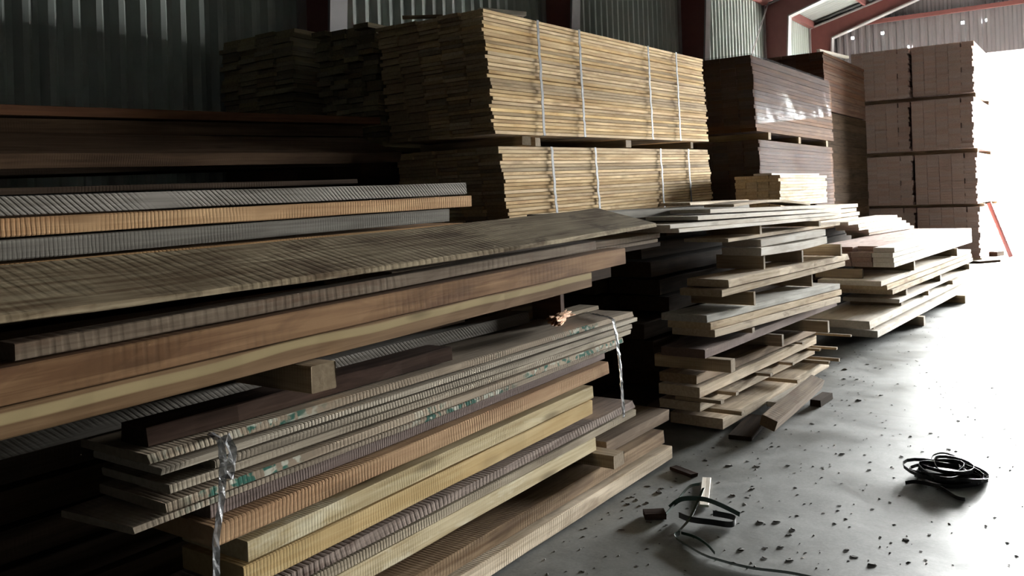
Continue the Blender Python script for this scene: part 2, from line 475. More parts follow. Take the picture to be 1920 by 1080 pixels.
gable('window_1', M['translucent'], DOOR_X0, DOOR_X1, DOOR_Z, 4.9)

bm = bmesh.new(); box(bm, X_R, X_R + 0.1, Y_N, END_Y, 0, EAVE); struct(link('wall_right', bm, M['clad_dark']))
bm = bmesh.new()
vs = [bm.verts.new(p) for p in ((X_L, Y_N, 0), (X_R, Y_N, 0), (X_R, Y_N, EAVE), (RIDGE_X, Y_N, roof_z(RIDGE_X)), (X_L, Y_N, EAVE))]
bm.faces.new(vs); struct(link('wall_near', bm, M['clad_dark']))

bm = bmesh.new()
prof = rib_profile(Y_N, END_Y + 0.3, 0.2, 0.06, 0.04, 0.06, 0.035)
for xa, xb in ((X_L - 0.1, RIDGE_X), (RIDGE_X, X_R + 0.1)):
    A = [bm.verts.new((xa, a, roof_z(xa) - d)) for a, d in prof]
    B = [bm.verts.new((xb, a, roof_z(xb) - d)) for a, d in prof]
    for i in range(len(prof) - 1):
        bm.faces.new((A[i], A[i + 1], B[i + 1], B[i]))
struct(link('ceiling', bm, M['roof']))

# girt across the far gable
struct(box_obj('trim_1', M['redsteel'], X_L, X_R, END_Y - 0.16, END_Y - 0.06, 6.05, 6.16))
# eaves strut along the left wall
struct(box_obj('trim_2', M['redsteel'], X_L + 0.05, X_L + 0.2, Y_N, END_Y, EAVE - 0.2, EAVE - 0.02))
# purlins
k = 3
for x in (-5.4, -3.9, -2.4, -0.9, 0.6, 2.1):
    bm = bmesh.new(); z = roof_z(x) - 0.04
    box(bm, x - 0.03, x + 0.03, Y_N, END_Y, z - 0.18, z)
    struct(link('trim_%d' % k, bm, M['redsteel'])); k += 1

def frame(y, idx):
    bm = bmesh.new()
    # tapered column web and rafter web, in the plane Y = y
    th = 0.008
    def plate(pts):
        a = [bm.verts.new((x, y - th, z)) for x, z in pts]; b = [bm.verts.new((x, y + th, z)) for x, z in pts]
        bm.faces.new(a); bm.faces.new(list(reversed(b)))
        for i in range(len(pts)):
            j = (i + 1) % len(pts); bm.faces.new((a[i], b[i], b[j], a[j]))
    xi0, xi1 = -6.66, -6.32
    top = lambda x: roof_z(x) - 0.22
    ins = [(xi0, 0.0), (xi1, 5.75), (-3.8, top(-3.8) - 0.36), (RIDGE_X, top(RIDGE_X) - 0.36)]
    plate([(X_L + 0.06, 0), ins[0], ins[1], (X_L + 0.06, top(X_L + 0.06))])
    plate([(X_L + 0.06, top(X_L + 0.06)), ins[1], ins[2], ins[3], (RIDGE_X, top(RIDGE_X))])
    mir = lambda p: (2 * RIDGE_X - p[0], p[1])
    plate([mir(p) for p in [(X_L + 0.06, 0), ins[0], ins[1], (X_L + 0.06, top(X_L + 0.06))]])
    plate([mir(p) for p in [(X_L + 0.06, top(X_L + 0.06)), ins[1], ins[2], ins[3], (RIDGE_X, top(RIDGE_X))]])
    web = struct(link('trim_%d' % idx, bm, M['redsteel']))
    bm = bmesh.new()
    def flange(pts, t=0.016, w=0.12):
        for (xa, za), (xb, zb) in zip(pts, pts[1:]):
            d = Vector((xb - xa, zb - za)).normalized(); nx, nz = -d.y * t, d.x * t
            q = [(xa - nx, za - nz), (xb - nx, zb - nz), (xb + nx, zb + nz), (xa + nx, za + nz)]
            a = [bm.verts.new((x, y - w, z)) for x, z in q]; b = [bm.verts.new((x, y + w, z)) for x, z in q]
            bm.faces.new(a); bm.faces.new(list(reversed(b)))
            for i in range(4):
                j = (i + 1) % 4; bm.faces.new((a[i], b[i], b[j], a[j]))
    flange(ins); flange([mir(p) for p in ins])
    flange([(X_L + 0.07, 0.0), (X_L + 0.07, top(X_L + 0.06)), (RIDGE_X, top(RIDGE_X))])
    struct(link('flange', bm, M['flange'], web))
for y in (1.45, 6.2, 10.95, 16.0, 21.2, 25.2):
    frame(y, k); k += 1

def tube_pts(name, pts, r, mat, parent=None, seg=8):
    bm = bmesh.new(); prev = None
    for i, p in enumerate(pts):
        p = Vector(p); q = Vector(pts[min(i + 1, len(pts) - 1)]); a = Vector(pts[max(i - 1, 0)])
        t = (q - a).normalized(); u = t.orthogonal().normalized(); v = t.cross(u)
        ring = [bm.verts.new(p + (u * math.cos(6.2832 * j / seg) + v * math.sin(6.2832 * j / seg)) * r) for j in range(seg)]
        if prev:
            for j in range(seg): bm.faces.new((prev[j], prev[(j + 1) % seg], ring[(j + 1) % seg], ring[j]))
        else: bm.faces.new(list(reversed(ring)))
        prev = ring
    bm.faces.new(prev)
    return link(name, bm, mat, parent, smooth=True)
struct(tube_pts('trim_%d' % k, [(-6.8, 18.6, 3.45), (-6.8, 21.1, 6.15)], 0.02, M['flange'])); k += 1

# the open-railed gate across the doorway
g = struct(box_obj('door_1', M['gate'], DOOR_X0, DOOR_X1, END_Y - 0.14, END_Y - 0.08, DOOR_Z - 0.06, DOOR_Z + 0.02))
for z in (0.14, 1.22, 2.29):
    box_obj('rail', M['gate'], DOOR_X0 + 0.07, DOOR_X1 - 0.07, END_Y - 0.135, END_Y - 0.085, z - 0.03, z + 0.03, g)
for x in (DOOR_X0, DOOR_X1 - 0.07):
    box_obj('post', M['gate'], x, x + 0.07, END_Y - 0.14, END_Y - 0.08, 0.0, DOOR_Z - 0.06, g)
tube_pts('brace', [(-1.95, END_Y - 0.11, 0.16), (-0.95, END_Y - 0.11, 1.20)], 0.022, M['gate'], g)

# ------------------------------------------------------------------ near stack of loose boards
def Z(y, a, b):
    """height at y on the line through points a = (y, z) and b"""
    return a[1] + (b[1] - a[1]) * (y - a[0]) / (b[0] - a[0])

NEAR = [
 # name, mat, x, y0, z0, y1, z1, T, W, extras, label
 ('board', 'oak', -2.05, 0.8, 0.006, 4.40, 0.018, 0.07, 0.33, {}, 'bottom board of the near stack, pale stained edge resting on the floor'),
 ('board', 'brown', -2.07, 0.8, 0.083, 4.345, 0.115, 0.07, 0.33, {}, 'brown board second from the floor, under the protruding bearer of the near stack'),
 ('block', 'umber', -2.13, 3.80, 0.188, 4.55, 0.188, 0.062, 0.34, {}, 'short dark brown board with broad top, right of the protruding bearer'),
 ('board', 'pale', -2.10, 0.8, 0.205, 3.64, 0.253, 0.066, 0.32, {}, 'knotty tan board lying on top of the protruding bearer'),
 ('board', 'thin', -2.09, 0.8, 0.283, 4.055, 0.331, 0.034, 0.33, {}, 'thin grey saw-scored board ending under the tail of the right plastic strap'),
 ('board', 'bark', -2.07, 0.8, 0.336, 4.014, 0.385, 0.034, 0.33, {'wane': 0.012}, 'rough bark-edged board just below the two yellow beams'),
 ('beam', 'yellow', -2.08, 1.56, 0.395, 3.588, 0.446, 0.068, 0.30, {}, 'clean yellow beam, lower of the two yellow ones in the near stack'),
 ('beam', 'pale', -2.06, 1.56, 0.480, 3.56, 0.530, 0.060, 0.32, {}, 'pale yellow beam with white patches, upper of the two yellow ones'),
 ('beam', 'orange', -2.05, 1.44, 0.566, 3.707, 0.621, 0.059, 0.33, {}, 'orange-brown beam directly above the pale yellow beam'),
 ('board', 'purple', -2.09, 1.46, 0.632, 3.742, 0.684, 0.040, 0.32, {}, 'purplish saw-scored board under the strapped thin boards'),
 ('thin_board', 'painted', -2.06, 1.20, 0.677, 3.836, 0.727, 0.019, 0.30, {'skew': 0.04}, 'lowest thin board of the strapped group, pointed at its left end'),
 ('thin_board', 'painted', -2.05, 1.30, 0.706, 3.865, 0.748, 0.026, 0.32, {}, 'thin board with green paint blotches, second lowest in the strapped group'),
 ('thin_board', 'thin', -2.06, 1.32, 0.748, 3.974, 0.776, 0.023, 0.33, {}, 'thin weathered board third from the bottom of the strapped group'),
 ('thin_board', 'thin', -2.06, 1.46, 0.776, 3.99, 0.802, 0.023, 0.33, {}, 'thin board ending at the crumpled strap, third from the top of the strapped group'),
 ('thin_board', 'thin', -2.05, 1.29, 0.808, 4.035, 0.836, 0.019, 0.33, {}, 'thin board second from the top of the strapped group, longest at the right'),
 ('thin_board', 'painted', -2.07, 1.27, 0.838, 4.03, 0.858, 0.025, 0.34, {'wane': 0.006}, 'topmost thin board of the strapped group, broad grey upper face showing'),
 ('board', 'rough', -2.12, 1.30, 0.868, 2.586, 0.877, 0.052, 0.13, {'wane': 0.012, 'edge': 0.005}, 'dark bark-faced plank lying on the strapped thin boards'),
 ('board', 'greysaw', -2.35, 1.0, 0.873, 3.47, 0.888, 0.055, 0.10, {}, 'recessed saw-scored board lying on the thin boards behind the dark plank'),
 ('board', 'thin', -2.27, 3.72, 0.887, 4.02, 0.889, 0.02, 0.12, {}, 'small pale board end on the thin boards beside the right bearer'),
 ('beam', 'banded', -2.04, 0.25, 0.983, 3.553, 1.066, 0.071, 0.11, {}, 'long beam with a pale sapwood stripe, lowest of the overhanging beams'),
 ('beam', 'red', -2.05, 0.25, 1.058, 3.927, 1.144, 0.083, 0.10, {}, 'long reddish-brown beam above the pale-striped beam'),
 ('beam', 'greybrown', -2.08, 0.95, 1.163, 3.68, 1.235, 0.042, 0.08, {}, 'grey-brown beam lying on the reddish beam under the tilted plank'),
 ('board', 'dark', -2.17, 2.3, 1.166, 4.60, 1.192, 0.024, 0.36, {}, 'lowest of three thin boards jutting out behind the reddish beam'),
 ('board', 'greybrown', -2.16, 2.3, 1.192, 4.545, 1.2175, 0.022, 0.36, {}, 'middle of three thin boards jutting out behind the reddish beam'),
 ('board', 'greybrown', -2.16, 2.3, 1.216, 4.575, 1.241, 0.030, 0.36, {}, 'top of three thin boards jutting out behind the reddish beam'),
]
for (nm, mt, x, y0, z0, y1, z1, T, Wd, ex, lb) in NEAR:
    board(nm, lb, mt, (x, y0, z0), (x, y1, z1), T, Wd, cat='beam' if nm == 'beam' else 'board', **ex)
board('plank', 'wide dusty plank tilted forward on top of the near stack', 'topplank', (-2.03, 0.2, 1.258), (-2.03, 4.262, 1.318), 0.019, 0.385,
      roll=0.245, wane=0.012, edge=0.004, nseg=40, bow=-0.02)
board('batten', 'hidden batten propping up the back of the tilted plank', 'dark', (-2.45, 2.4, 1.252), (-2.45, 4.1, 1.276), 0.07, 0.06)
for i, (x, z0, z1) in enumerate(((-2.18, 0.985, 1.066), (-2.34, 0.985, 1.066))):
    board('beam', 'dark beam hidden behind the overhanging beams of the near stack', 'dark', (x, 0.3, z0), (x, 4.0, z1), 0.075, 0.14, 'beam', 'beams hidden inside the near stack')

bearer('square-ended bearer jutting from the lower part of the near stack', -1.985, 3.66, 0.187, 0.062, 0.105, 0.42)
bearer('short pale-ended block wedged under the long striped beam', -1.985, 1.80, 0.932, 0.083, 0.10, 0.44, mat='bearer')
bearer('upright narrow bearer at the right end under the striped beam', -2.25, 3.62, 0.886, 0.176, 0.035, 0.17, mat='darkred')
bearer('bearer hidden at the far left under the striped beam', -2.14, 0.7, 0.865, 0.125, 0.08, 0.36, mat='dark')
# splintered chunk
rnd = random.Random(5)
bm = bmesh.new()
for i in range(34):
    L = rnd.uniform(0.07, 0.19); w = rnd.uniform(0.004, 0.012)
    c = Vector((rnd.uniform(-0.03, 0.03), rnd.uniform(-0.07, 0.07), rnd.uniform(0.004, 0.045)))
    d = Vector((rnd.uniform(-0.25, 0.25), 1, rnd.uniform(-0.12, 0.12))).normalized(); u = d.orthogonal().normalized(); v = d.cross(u)
    ring = lambda t, r: [bm.verts.new(c + d * t * L + (u * math.cos(a_) + v * math.sin(a_)) * r * rnd.uniform(0.7, 1.3)) for a_ in (0.3, 1.7, 3.3, 4.8)]
    R = [ring(-0.5, w * 0.4), ring(-0.2, w), ring(0.25, w * 1.1), ring(0.5, w * 0.3)]
    for p, q in zip(R, R[1:]):
        for k_ in range(4): bm.faces.new((p[k_], p[(k_ + 1) % 4], q[(k_ + 1) % 4], q[k_]))
    bm.faces.new(list(reversed(R[0]))); bm.faces.new(R[-1])
o = link('splintered_chunk', bm, M['barkchunk']); o.location = (-2.17, 3.47, 0.893); o.rotation_euler = (0, 0, 0.25)
tag(o, 'splintered orange-brown chunk of wood lying on the thin boards', 'wood chunk')

# plastic straps hanging over the thin boards
def ribbon(name, pts, w, wdir, mat, seed=0, crumple=0.0, parent=None, th=0.0012):
    bm = bmesh.new(); prev = None; rnd = random.Random(seed); wdir = Vector(wdir).normalized()
    fine = []
    for a, b in zip(pts, pts[1:]):
        a, b = Vector(a), Vector(b); n = max(2, int((b - a).length / 0.02))
        fine += [a.lerp(b, i / n) for i in range(n)]
    fine.append(Vector(pts[-1]))
    for i, p in enumerate(fine):
        t = (fine[min(i + 1, len(fine) - 1)] - fine[max(i - 1, 0)]).normalized()
        wd = (wdir - t * wdir.dot(t)).normalized(); nn = t.cross(wd)
        row = []
        for s in (-1, 0, 1):
            q = p + wd * s * w / 2 + nn * (crumple * rnd.uniform(-1, 1))
            row.append(q)
        top = [bm.verts.new(q + nn * th) for q in row]; bot = [bm.verts.new(q - nn * th) for q in reversed(row)]
        ring = top + bot
        if prev:
            for k in range(6): bm.faces.new((prev[k], prev[(k + 1) % 6], ring[(k + 1) % 6], ring[k]))
        else: bm.faces.new(list(reversed(ring)))
        prev = ring
    bm.faces.new(prev)
    return link(name, bm, mat, parent)
o = ribbon('plastic_strap', [(-2.10, 1.475, 0.868), (-2.035, 1.46, 0.862), (-2.026, 1.462, 0.80), (-2.03, 1.452, 0.68), (-2.035, 1.435, 0.585),
           (-2.03, 1.43, 0.50), (-2.035, 1.40, 0.36)], 0.022, (0, 1, 0), M['tape'], 3, 0.0035)
tag(o, 'clear plastic strap crumpled over the left ends of the thin boards', 'strap')
ribbon('crumpled_end', [(-2.03, 1.477, 0.872), (-2.018, 1.484, 0.83), (-2.024, 1.49, 0.785), (-2.022, 1.478, 0.75)], 0.03, (0, 1, 0), M['tape'], 8, 0.009, o)
o = ribbon('plastic_strap', [(-2.31, 3.90, 0.891), (-2.06, 3.75, 0.891), (-2.03, 3.735, 0.885), (-2.02, 3.745, 0.80), (-2.02, 3.775, 0.62), (-2.025, 3.79, 0.52),
           (-2.03, 3.81, 0.385)], 0.026, (0, 1, 0), M['tape'], 4, 0.002)
tag(o, 'clear plastic strap hanging at the right end of the thin boards', 'strap')

# the dark inner row behind the near stack, with its four lit boards on top
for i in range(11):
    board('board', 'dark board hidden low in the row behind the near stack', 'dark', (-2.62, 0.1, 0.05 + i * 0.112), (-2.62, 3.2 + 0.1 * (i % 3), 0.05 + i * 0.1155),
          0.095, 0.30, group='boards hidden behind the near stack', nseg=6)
BACK = [
 ('board', 'orange', -2.61, 0.3, 1.293, 3.304, 1.332, 0.056, 'partly hidden tan board just above the back edge of the tilted plank'),
 ('board', 'grey', -2.60, 0.3, 1.358, 3.183, 1.401, 0.059, 'smooth grey board above the dark gap, behind the tilted plank'),
 ('board', 'orange', -2.62, 0.3, 1.426, 3.388, 1.467, 0.055, 'light tan scored board second from the top behind the tilted plank'),
 ('board', 'greysaw', -2.60, 0.3, 1.488, 3.323, 1.529, 0.056, 'grey board with diagonal saw scores, topmost behind the tilted plank'),
]
for (nm, mt, x, y0, z0, y1, z1, T, lb) in BACK:
    board(nm, lb, mt, (x, y0, z0), (x, y1, z1), T, 0.28, wane=0.004 if mt == 'greysaw' else 0)
board('thin_board', 'thin dark board lying loose on the diagonally scored grey board', 'dark', (-2.72, 0.9, 1.557), (-2.74, 2.717, 1.590), 0.02, 0.15)

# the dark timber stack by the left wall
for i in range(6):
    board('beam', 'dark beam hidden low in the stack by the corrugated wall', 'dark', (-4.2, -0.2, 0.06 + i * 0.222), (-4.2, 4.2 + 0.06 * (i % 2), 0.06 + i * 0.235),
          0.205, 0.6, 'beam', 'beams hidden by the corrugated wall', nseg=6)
board('beam', 'dark beam fourth from the top in the stack by the corrugated wall', 'dark', (-4.2, -0.2, 1.42), (-4.2, 4.25, 1.50), 0.11, 0.6, 'beam')
board('beam', 'dark beam third from the top, under the slanting wide plank', 'dark', (-4.22, -0.2, 1.62), (-4.22, 4.15, 1.76), 0.16, 0.6, 'beam')
board('plank', 'wide brown plank with a slanting end below the orange-brown beam', 'dark', (-3.84, 0.4, 1.66), (-3.86, 4.20, 1.765), 0.07, 0.34, roll=0.35, skew=0.05)
board('beam', 'dark beam just under the orange-brown top beam by the wall', 'dark', (-4.22, -0.2, 1.81), (-4.22, 4.25, 1.965), 0.075, 0.6, 'beam')
board('beam', 'orange-brown beam on top of the dark stack by the corrugated wall', 'darkred', (-4.2, -0.1, 1.90), (-4.2, 4.41, 2.055), 0.05, 0.5, 'beam')

# ------------------------------------------------------------------ middle stack of loose boards on stickers
MID = [
 ('board', 'oak', -2.0, 5.04, 0.03, -1.91, 7.133, 0.045, 0.066, 0.36, {}, 'heavy bottom board of the middle stack, jutting out furthest to the front'),
 ('board', 'oak', -2.1, 4.935, 0.15, -2.01, 7.094, 0.15, 0.056, 0.28, {}, 'grained board second from the bottom of the middle stack'),
 ('board', 'oak', -2.1, 4.931, 0.235, -2.01, 7.151, 0.226, 0.066, 0.28, {}, 'thick brown board third from the bottom of the middle stack'),
 ('board', 'brown', -2.1, 4.89, 0.328, -2.01, 7.146, 0.312, 0.055, 0.25, {}, 'thick board with a squared grey end, fourth from the bottom of the middle stack'),
 ('board', 'purple', -2.08, 4.988, 0.469, -1.99, 7.75, 0.462, 0.056, 0.30, {}, 'mauve-brown board under the tight trio in the middle stack'),
 ('board', 'oak', -2.06, 5.112, 0.583, -1.90, 7.514, 0.527, 0.047, 0.30, {}, 'lowest of the tight trio of boards in the middle stack'),
 ('board', 'oak', -2.07, 5.073, 0.634, -1.91, 7.597, 0.579, 0.045, 0.30, {}, 'middle of the tight trio of boards in the middle stack'),
 ('board', 'palegrey', -2.08, 5.038, 0.684, -1.92, 7.592, 0.630, 0.045, 0.32, {}, 'top of the tight trio, with a broad pale grey upper face'),
 ('board', 'oak', -2.07, 5.279, 0.818, -1.91, 7.758, 0.812, 0.045, 0.30, {}, 'lower of a pair of boards halfway up the middle stack'),
 ('board', 'oak', -2.05, 5.355, 0.872, -1.89, 7.821, 0.864, 0.050, 0.30, {'wane': 0.012}, 'wavy-edged upper board of the pair halfway up the middle stack'),
 ('board', 'white', -2.05, 6.0, 1.030, -1.96, 7.394, 1.034, 0.057, 0.30, {'bow': -0.012}, 'bright sagging board below two others near the top of the middle stack'),
 ('board', 'white', -2.06, 6.03, 1.092, -1.97, 7.391, 1.099, 0.052, 0.30, {}, 'bright grained board lying on the sagging one in the middle stack'),
 ('board', 'oak', -2.10, 5.5, 1.157, -2.0, 7.99, 1.158, 0.026, 0.32, {}, 'thin board jutting left beneath the upper bearers of the middle stack'),
 ('board', 'white', -2.05, 4.60, 1.268, -1.96, 7.874, 1.226, 0.0235, 0.34, {}, 'glaring white board lowest of the top layer on the middle stack'),
 ('board', 'white', -2.06, 4.509, 1.294, -1.97, 7.92, 1.253, 0.0245, 0.34, {}, 'glaring white board second in the top layer of the middle stack'),
 ('board', 'white', -2.10, 5.001, 1.325, -2.01, 8.085, 1.281, 0.026, 0.36, {}, 'bright board with a dark blunt end, third in the top layer of the middle stack'),
 ('board', 'white', -2.20, 5.455, 1.356, -2.11, 8.3, 1.310, 0.027, 0.30, {}, 'bright board with a dark end, just under the arched board'),
 ('thin_board', 'oak', -2.20, 5.9, 1.386, -2.16, 7.65, 1.350, 0.02, 0.23, {'bow': 0.032}, 'arched thin board on top of the middle stack'),
]
for (nm, mt, x0, y0, z0, x1, y1, z1, T, Wd, ex, lb) in MID:
    board(nm, lb, mt, (x0, y0, z0), (x1, y1, z1), T, Wd, **ex)
board('plank', 'long dusty grey plank between the glaring white boards and the lower banded pack', 'grey', (-2.47, 4.35, 1.352), (-2.55, 7.2, 1.335), 0.046, 0.46)
board('thin_board', 'thin dark-ended board on the grey plank by the banded boards', 'oak', (-2.62, 6.1, 1.401), (-2.66, 7.5, 1.396), 0.022, 0.25)
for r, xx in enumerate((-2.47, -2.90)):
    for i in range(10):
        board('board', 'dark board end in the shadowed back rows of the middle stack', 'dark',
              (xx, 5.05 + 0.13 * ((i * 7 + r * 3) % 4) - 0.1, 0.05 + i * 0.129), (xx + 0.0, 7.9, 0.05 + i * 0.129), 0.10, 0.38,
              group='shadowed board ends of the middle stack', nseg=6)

MB = [
 # xf, y, z0, h, wy, L, label
 (-1.90, 5.12, 0.114, 0.026, 0.05, 0.3, 'thin sticker at the left end of the bottom board'),
 (-1.86, 6.13, 0.117, 0.024, 0.05, 0.3, 'thin sticker halfway along the bottom board'),
 (-1.84, 6.88, 0.119, 0.024, 0.05, 0.3, 'thin sticker near the right end of the bottom board'),
 (-1.80, 7.02, 0.119, 0.024, 0.03, 0.3, 'outermost sticker at the right end of the bottom board'),
 (-1.97, 4.97, 0.208, 0.022, 0.05, 0.3, 'thin sticker at the left end of the grained second board'),
 (-1.97, 5.22, 0.208, 0.022, 0.05, 0.3, 'thin sticker beside the left end of the grained second board'),
 (-1.96, 5.86, 0.208, 0.020, 0.05, 0.3, 'thin sticker in the middle of the grained second board'),
 (-1.94, 6.30, 0.208, 0.020, 0.05, 0.3, 'thin sticker right of the middle of the grained second board'),
 (-1.92, 6.93, 0.208, 0.018, 0.05, 0.3, 'thin sticker near the right end of the grained second board'),
 (-1.82, 7.04, 0.208, 0.018, 0.04, 0.4, 'thin pale sticker poking out right of the grained second board'),
 (-1.98, 6.68, 0.298, 0.014, 0.04, 0.3, 'thin sticker under the board with the squared end'),
 (-1.74, 7.17, 0.296, 0.016, 0.035, 0.5, 'longest thin sticker poking far out to the right of the middle stack'),
 (-1.93, 5.06, 0.388, 0.078, 0.07, 0.6, 'thick bearer at the left under the mauve-brown board'),
 (-1.95, 6.10, 0.376, 0.085, 0.04, 0.6, 'thick bearer in the middle under the mauve-brown board'),
 (-1.83, 6.86, 0.372, 0.088, 0.05, 0.6, 'thick bearer at the right under the mauve-brown board'),
 (-2.02, 5.70, 0.529, 0.034, 0.05, 0.5, 'bearer between the mauve-brown board and the tight trio'),
 (-1.99, 5.66, 0.722, 0.092, 0.035, 0.6, 'pale-edged bearer on top of the tight trio at the left'),
 (-2.04, 7.20, 0.688, 0.122, 0.03, 0.6, 'dark bearer on top of the tight trio at the right'),
 (-2.08, 6.15, 0.922, 0.106, 0.035, 0.6, 'upright bearer at the left under the bright sagging board'),
 (-2.00, 6.82, 0.920, 0.092, 0.04, 0.6, 'bearer in the middle under the bright sagging board'),
 (-1.88, 7.52, 0.918, 0.100, 0.04, 0.6, 'long dark bearer right of the bright sagging board'),
 (-2.04, 5.98, 1.186, 0.062, 0.045, 0.6, 'pale-edged bearer at the left under the white top layer'),
 (-1.94, 7.12, 1.188, 0.044, 0.05, 0.6, 'dark bearer jutting at the right under the white top layer'),
]
for (xf, y, z0, h, wy, L, lb) in MB:
    nm = 'sticker' if 'sticker' in lb else 'bearer'
    L = min(L, xf + 2.44)
    bearer(lb + (' of the middle stack' if 'middle stack' not in lb else ''), xf, y, z0, h, wy, L, name=nm, cat=nm)
for (xf, y) in ((-2.04, 5.3), (-2.02, 6.8)):
    bearer('low bearer in the shadow under the bottom board of the middle stack', xf, y, 0.0, 0.026, 0.10, 0.7, mat='dark', group='bearers under the middle stack')
# boards lying loose on the floor in front of the middle stack
o = board('plank', 'grey-brown plank leaning low against the bottom of the middle stack', 'greybrown', (-1.735, 5.20, 0.012), (-1.74, 6.28, 0.055), 0.07, 0.10, roll=0.35)
o = board('plank', 'pale plank on the floor under the grey-brown leaning plank', 'white', (-1.88, 5.75, 0.02), (-1.80, 6.5, 0.05), 0.035, 0.09)
o = board('plank', 'dark board on the floor poking out right of the leaning plank', 'dark', (-1.665, 5.98, 0.0), (-1.655, 6.24, 0.0), 0.045, 0.075)
o = board('plank', 'dark block on the floor at the left below the middle stack', 'dark', (-1.80, 4.98, 0.0), (-1.86, 5.50, 0.0), 0.027, 0.14)

# ------------------------------------------------------------------ far stack of loose boards
def FX(y, d=0.0): return -1.80 + 0.0515 * (y - 8.4) + d
FAR = [
 ('board', 'white', 8.39, 0.096, 0.062, 0.55, 0.0, 'lowest board of the far stack, bright front edge close to the floor'),
 ('board', 'white', 8.22, 0.197, 0.072, 0.6, -0.02, 'second board of the far stack, jutting furthest left'),
 ('board', 'white', 9.20, 0.320, 0.040, 0.55, 0.0, 'thin broad board above the second gap of the far stack'),
 ('board', 'oak', 8.96, 0.432, 0.050, 0.6, 0.0, 'lowest of three boards under the bearers of the far stack'),
 ('board', 'oak', 8.81, 0.492, 0.045, 0.6, -0.01, 'middle of three boards under the bearers of the far stack'),
 ('board', 'white', 8.65, 0.545, 0.048, 0.6, -0.02, 'top of three boards under the bearers of the far stack'),
]
for (nm, mt, y0, z0, T, Wd, d, lb) in FAR:
    board(nm, lb, mt, (FX(y0, d), y0, z0), (FX(13.1, d), 13.1, z0), T, Wd, nseg=12)
rows = [('lowest', 9.06, 0), ('second', 9.05, 1), ('third', 9.03, 2), ('uppermost', 9.08, 3)]
for nm_, y0, i in rows:
    board('board', '%s board in the thick white-faced top block of the far stack' % nm_, 'white',
          (FX(y0), y0, 0.69 + i * 0.049), (FX(13.1), 13.1, 0.69 + i * 0.049), 0.046, 0.20, nseg=10)  # front row whiter than the inner boards: blown-out light as colour
    for j in (1, 2, 3):
        ys = y0 + (0.05 if i == 3 else 0.0) + j * 0.02 + (0.16 if (i == 3 and j == 1) else 0)
        board('board', 'board inside the thick top block of the far stack, reddish end in shadow', 'pink',
              (FX(ys, -0.21 * j), ys, 0.69 + i * 0.049), (FX(13.1, -0.21 * j), 13.1, 0.69 + i * 0.049), 0.046, 0.20,
              group='inner boards of the thick block', nseg=6)
FB = [
 (-1.66, 9.95, 0.0, 0.095, 0.10, 0.6, 'floor bearer at the left under the far stack'),
 (-1.52, 12.0, 0.0, 0.095, 0.12, 0.6, 'floor bearer at the right under the far stack'),
 (-1.78, 9.45, 0.27, 0.048, 0.10, 0.5, 'dark bearer at the left end above the second board of the far stack'),
 (-1.68, 10.4, 0.27, 0.048, 0.09, 0.5, 'dark bearer in the middle above the second board of the far stack'),
 (-1.60, 11.6, 0.27, 0.048, 0.09, 0.5, 'dark bearer at the right above the second board of the far stack'),
 (-1.76, 9.6, 0.361, 0.068, 0.09, 0.5, 'bearer at the left above the thin broad board of the far stack'),
 (-1.66, 11.1, 0.361, 0.068, 0.09, 0.5, 'bearer in the middle above the thin broad board of the far stack'),
 (-1.55, 12.7, 0.361, 0.068, 0.09, 0.5, 'bearer at the far right above the thin broad board of the far stack'),
 (-1.72, 9.85, 0.594, 0.094, 0.08, 0.6, 'pale-edged bearer under the thick top block of the far stack'),
 (-1.58, 11.9, 0.594, 0.094, 0.09, 0.6, 'dark bearer under the right half of the thick top block'),
 (-2.02, 8.86, 0.594, 0.094, 0.05, 0.45, 'bearer with a pale end left of the thick top block'),
 (-1.84, 8.45, 0.17, 0.026, 0.08, 0.5, 'thin bearer between the two lowest boards of the far stack'),
]
for (xf, y, z0, h, wy, L, lb) in FB:
    bearer(lb, xf, y, z0, h, wy, L)
for i in range(5):
    board('board', 'dark board end in the shadowed back row of the far stack', 'dark', (-2.50 + 0.0, 8.8 + 0.1 * (i % 3), 0.06 + i * 0.125),
          (-2.26, 13.1, 0.06 + i * 0.125), 0.10, 0.3, group='shadowed board ends of the far stack', nseg=6)
for i, y0 in enumerate((11.2, 11.0, 10.7, 10.5, 10.2)):
    board('board', ['lowest', 'second lowest', 'middle', 'second highest', 'topmost'][i] + ' of the stepped bright boards heaped on the back of the far stack', 'white',
          (-2.46 + 0.04 * (i % 2), y0 + 0.0, 0.893 + i * 0.042), (-2.26 - 0.03 * i, 13.0 - 0.12 * i, 0.893 + i * 0.042), 0.038, 0.28, nseg=8)

# boards between the middle and the far stack, carrying the small bright pile
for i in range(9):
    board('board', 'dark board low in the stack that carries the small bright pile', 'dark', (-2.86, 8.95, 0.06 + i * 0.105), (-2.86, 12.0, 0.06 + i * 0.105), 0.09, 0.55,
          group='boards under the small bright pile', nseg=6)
for i in range(5):
    board('board', ['lowest', 'second', 'third', 'fourth', 'top'][i] + ' light board fanned out below the small bright pile', 'oak', (-2.78 + 0.02 * (i % 2), 8.9 + 0.05 * i, 1.01 + i * 0.058),
          (-2.76, 11.9 + 0.08 * (i % 3), 1.01 + i * 0.055), 0.045, 0.66, nseg=8)

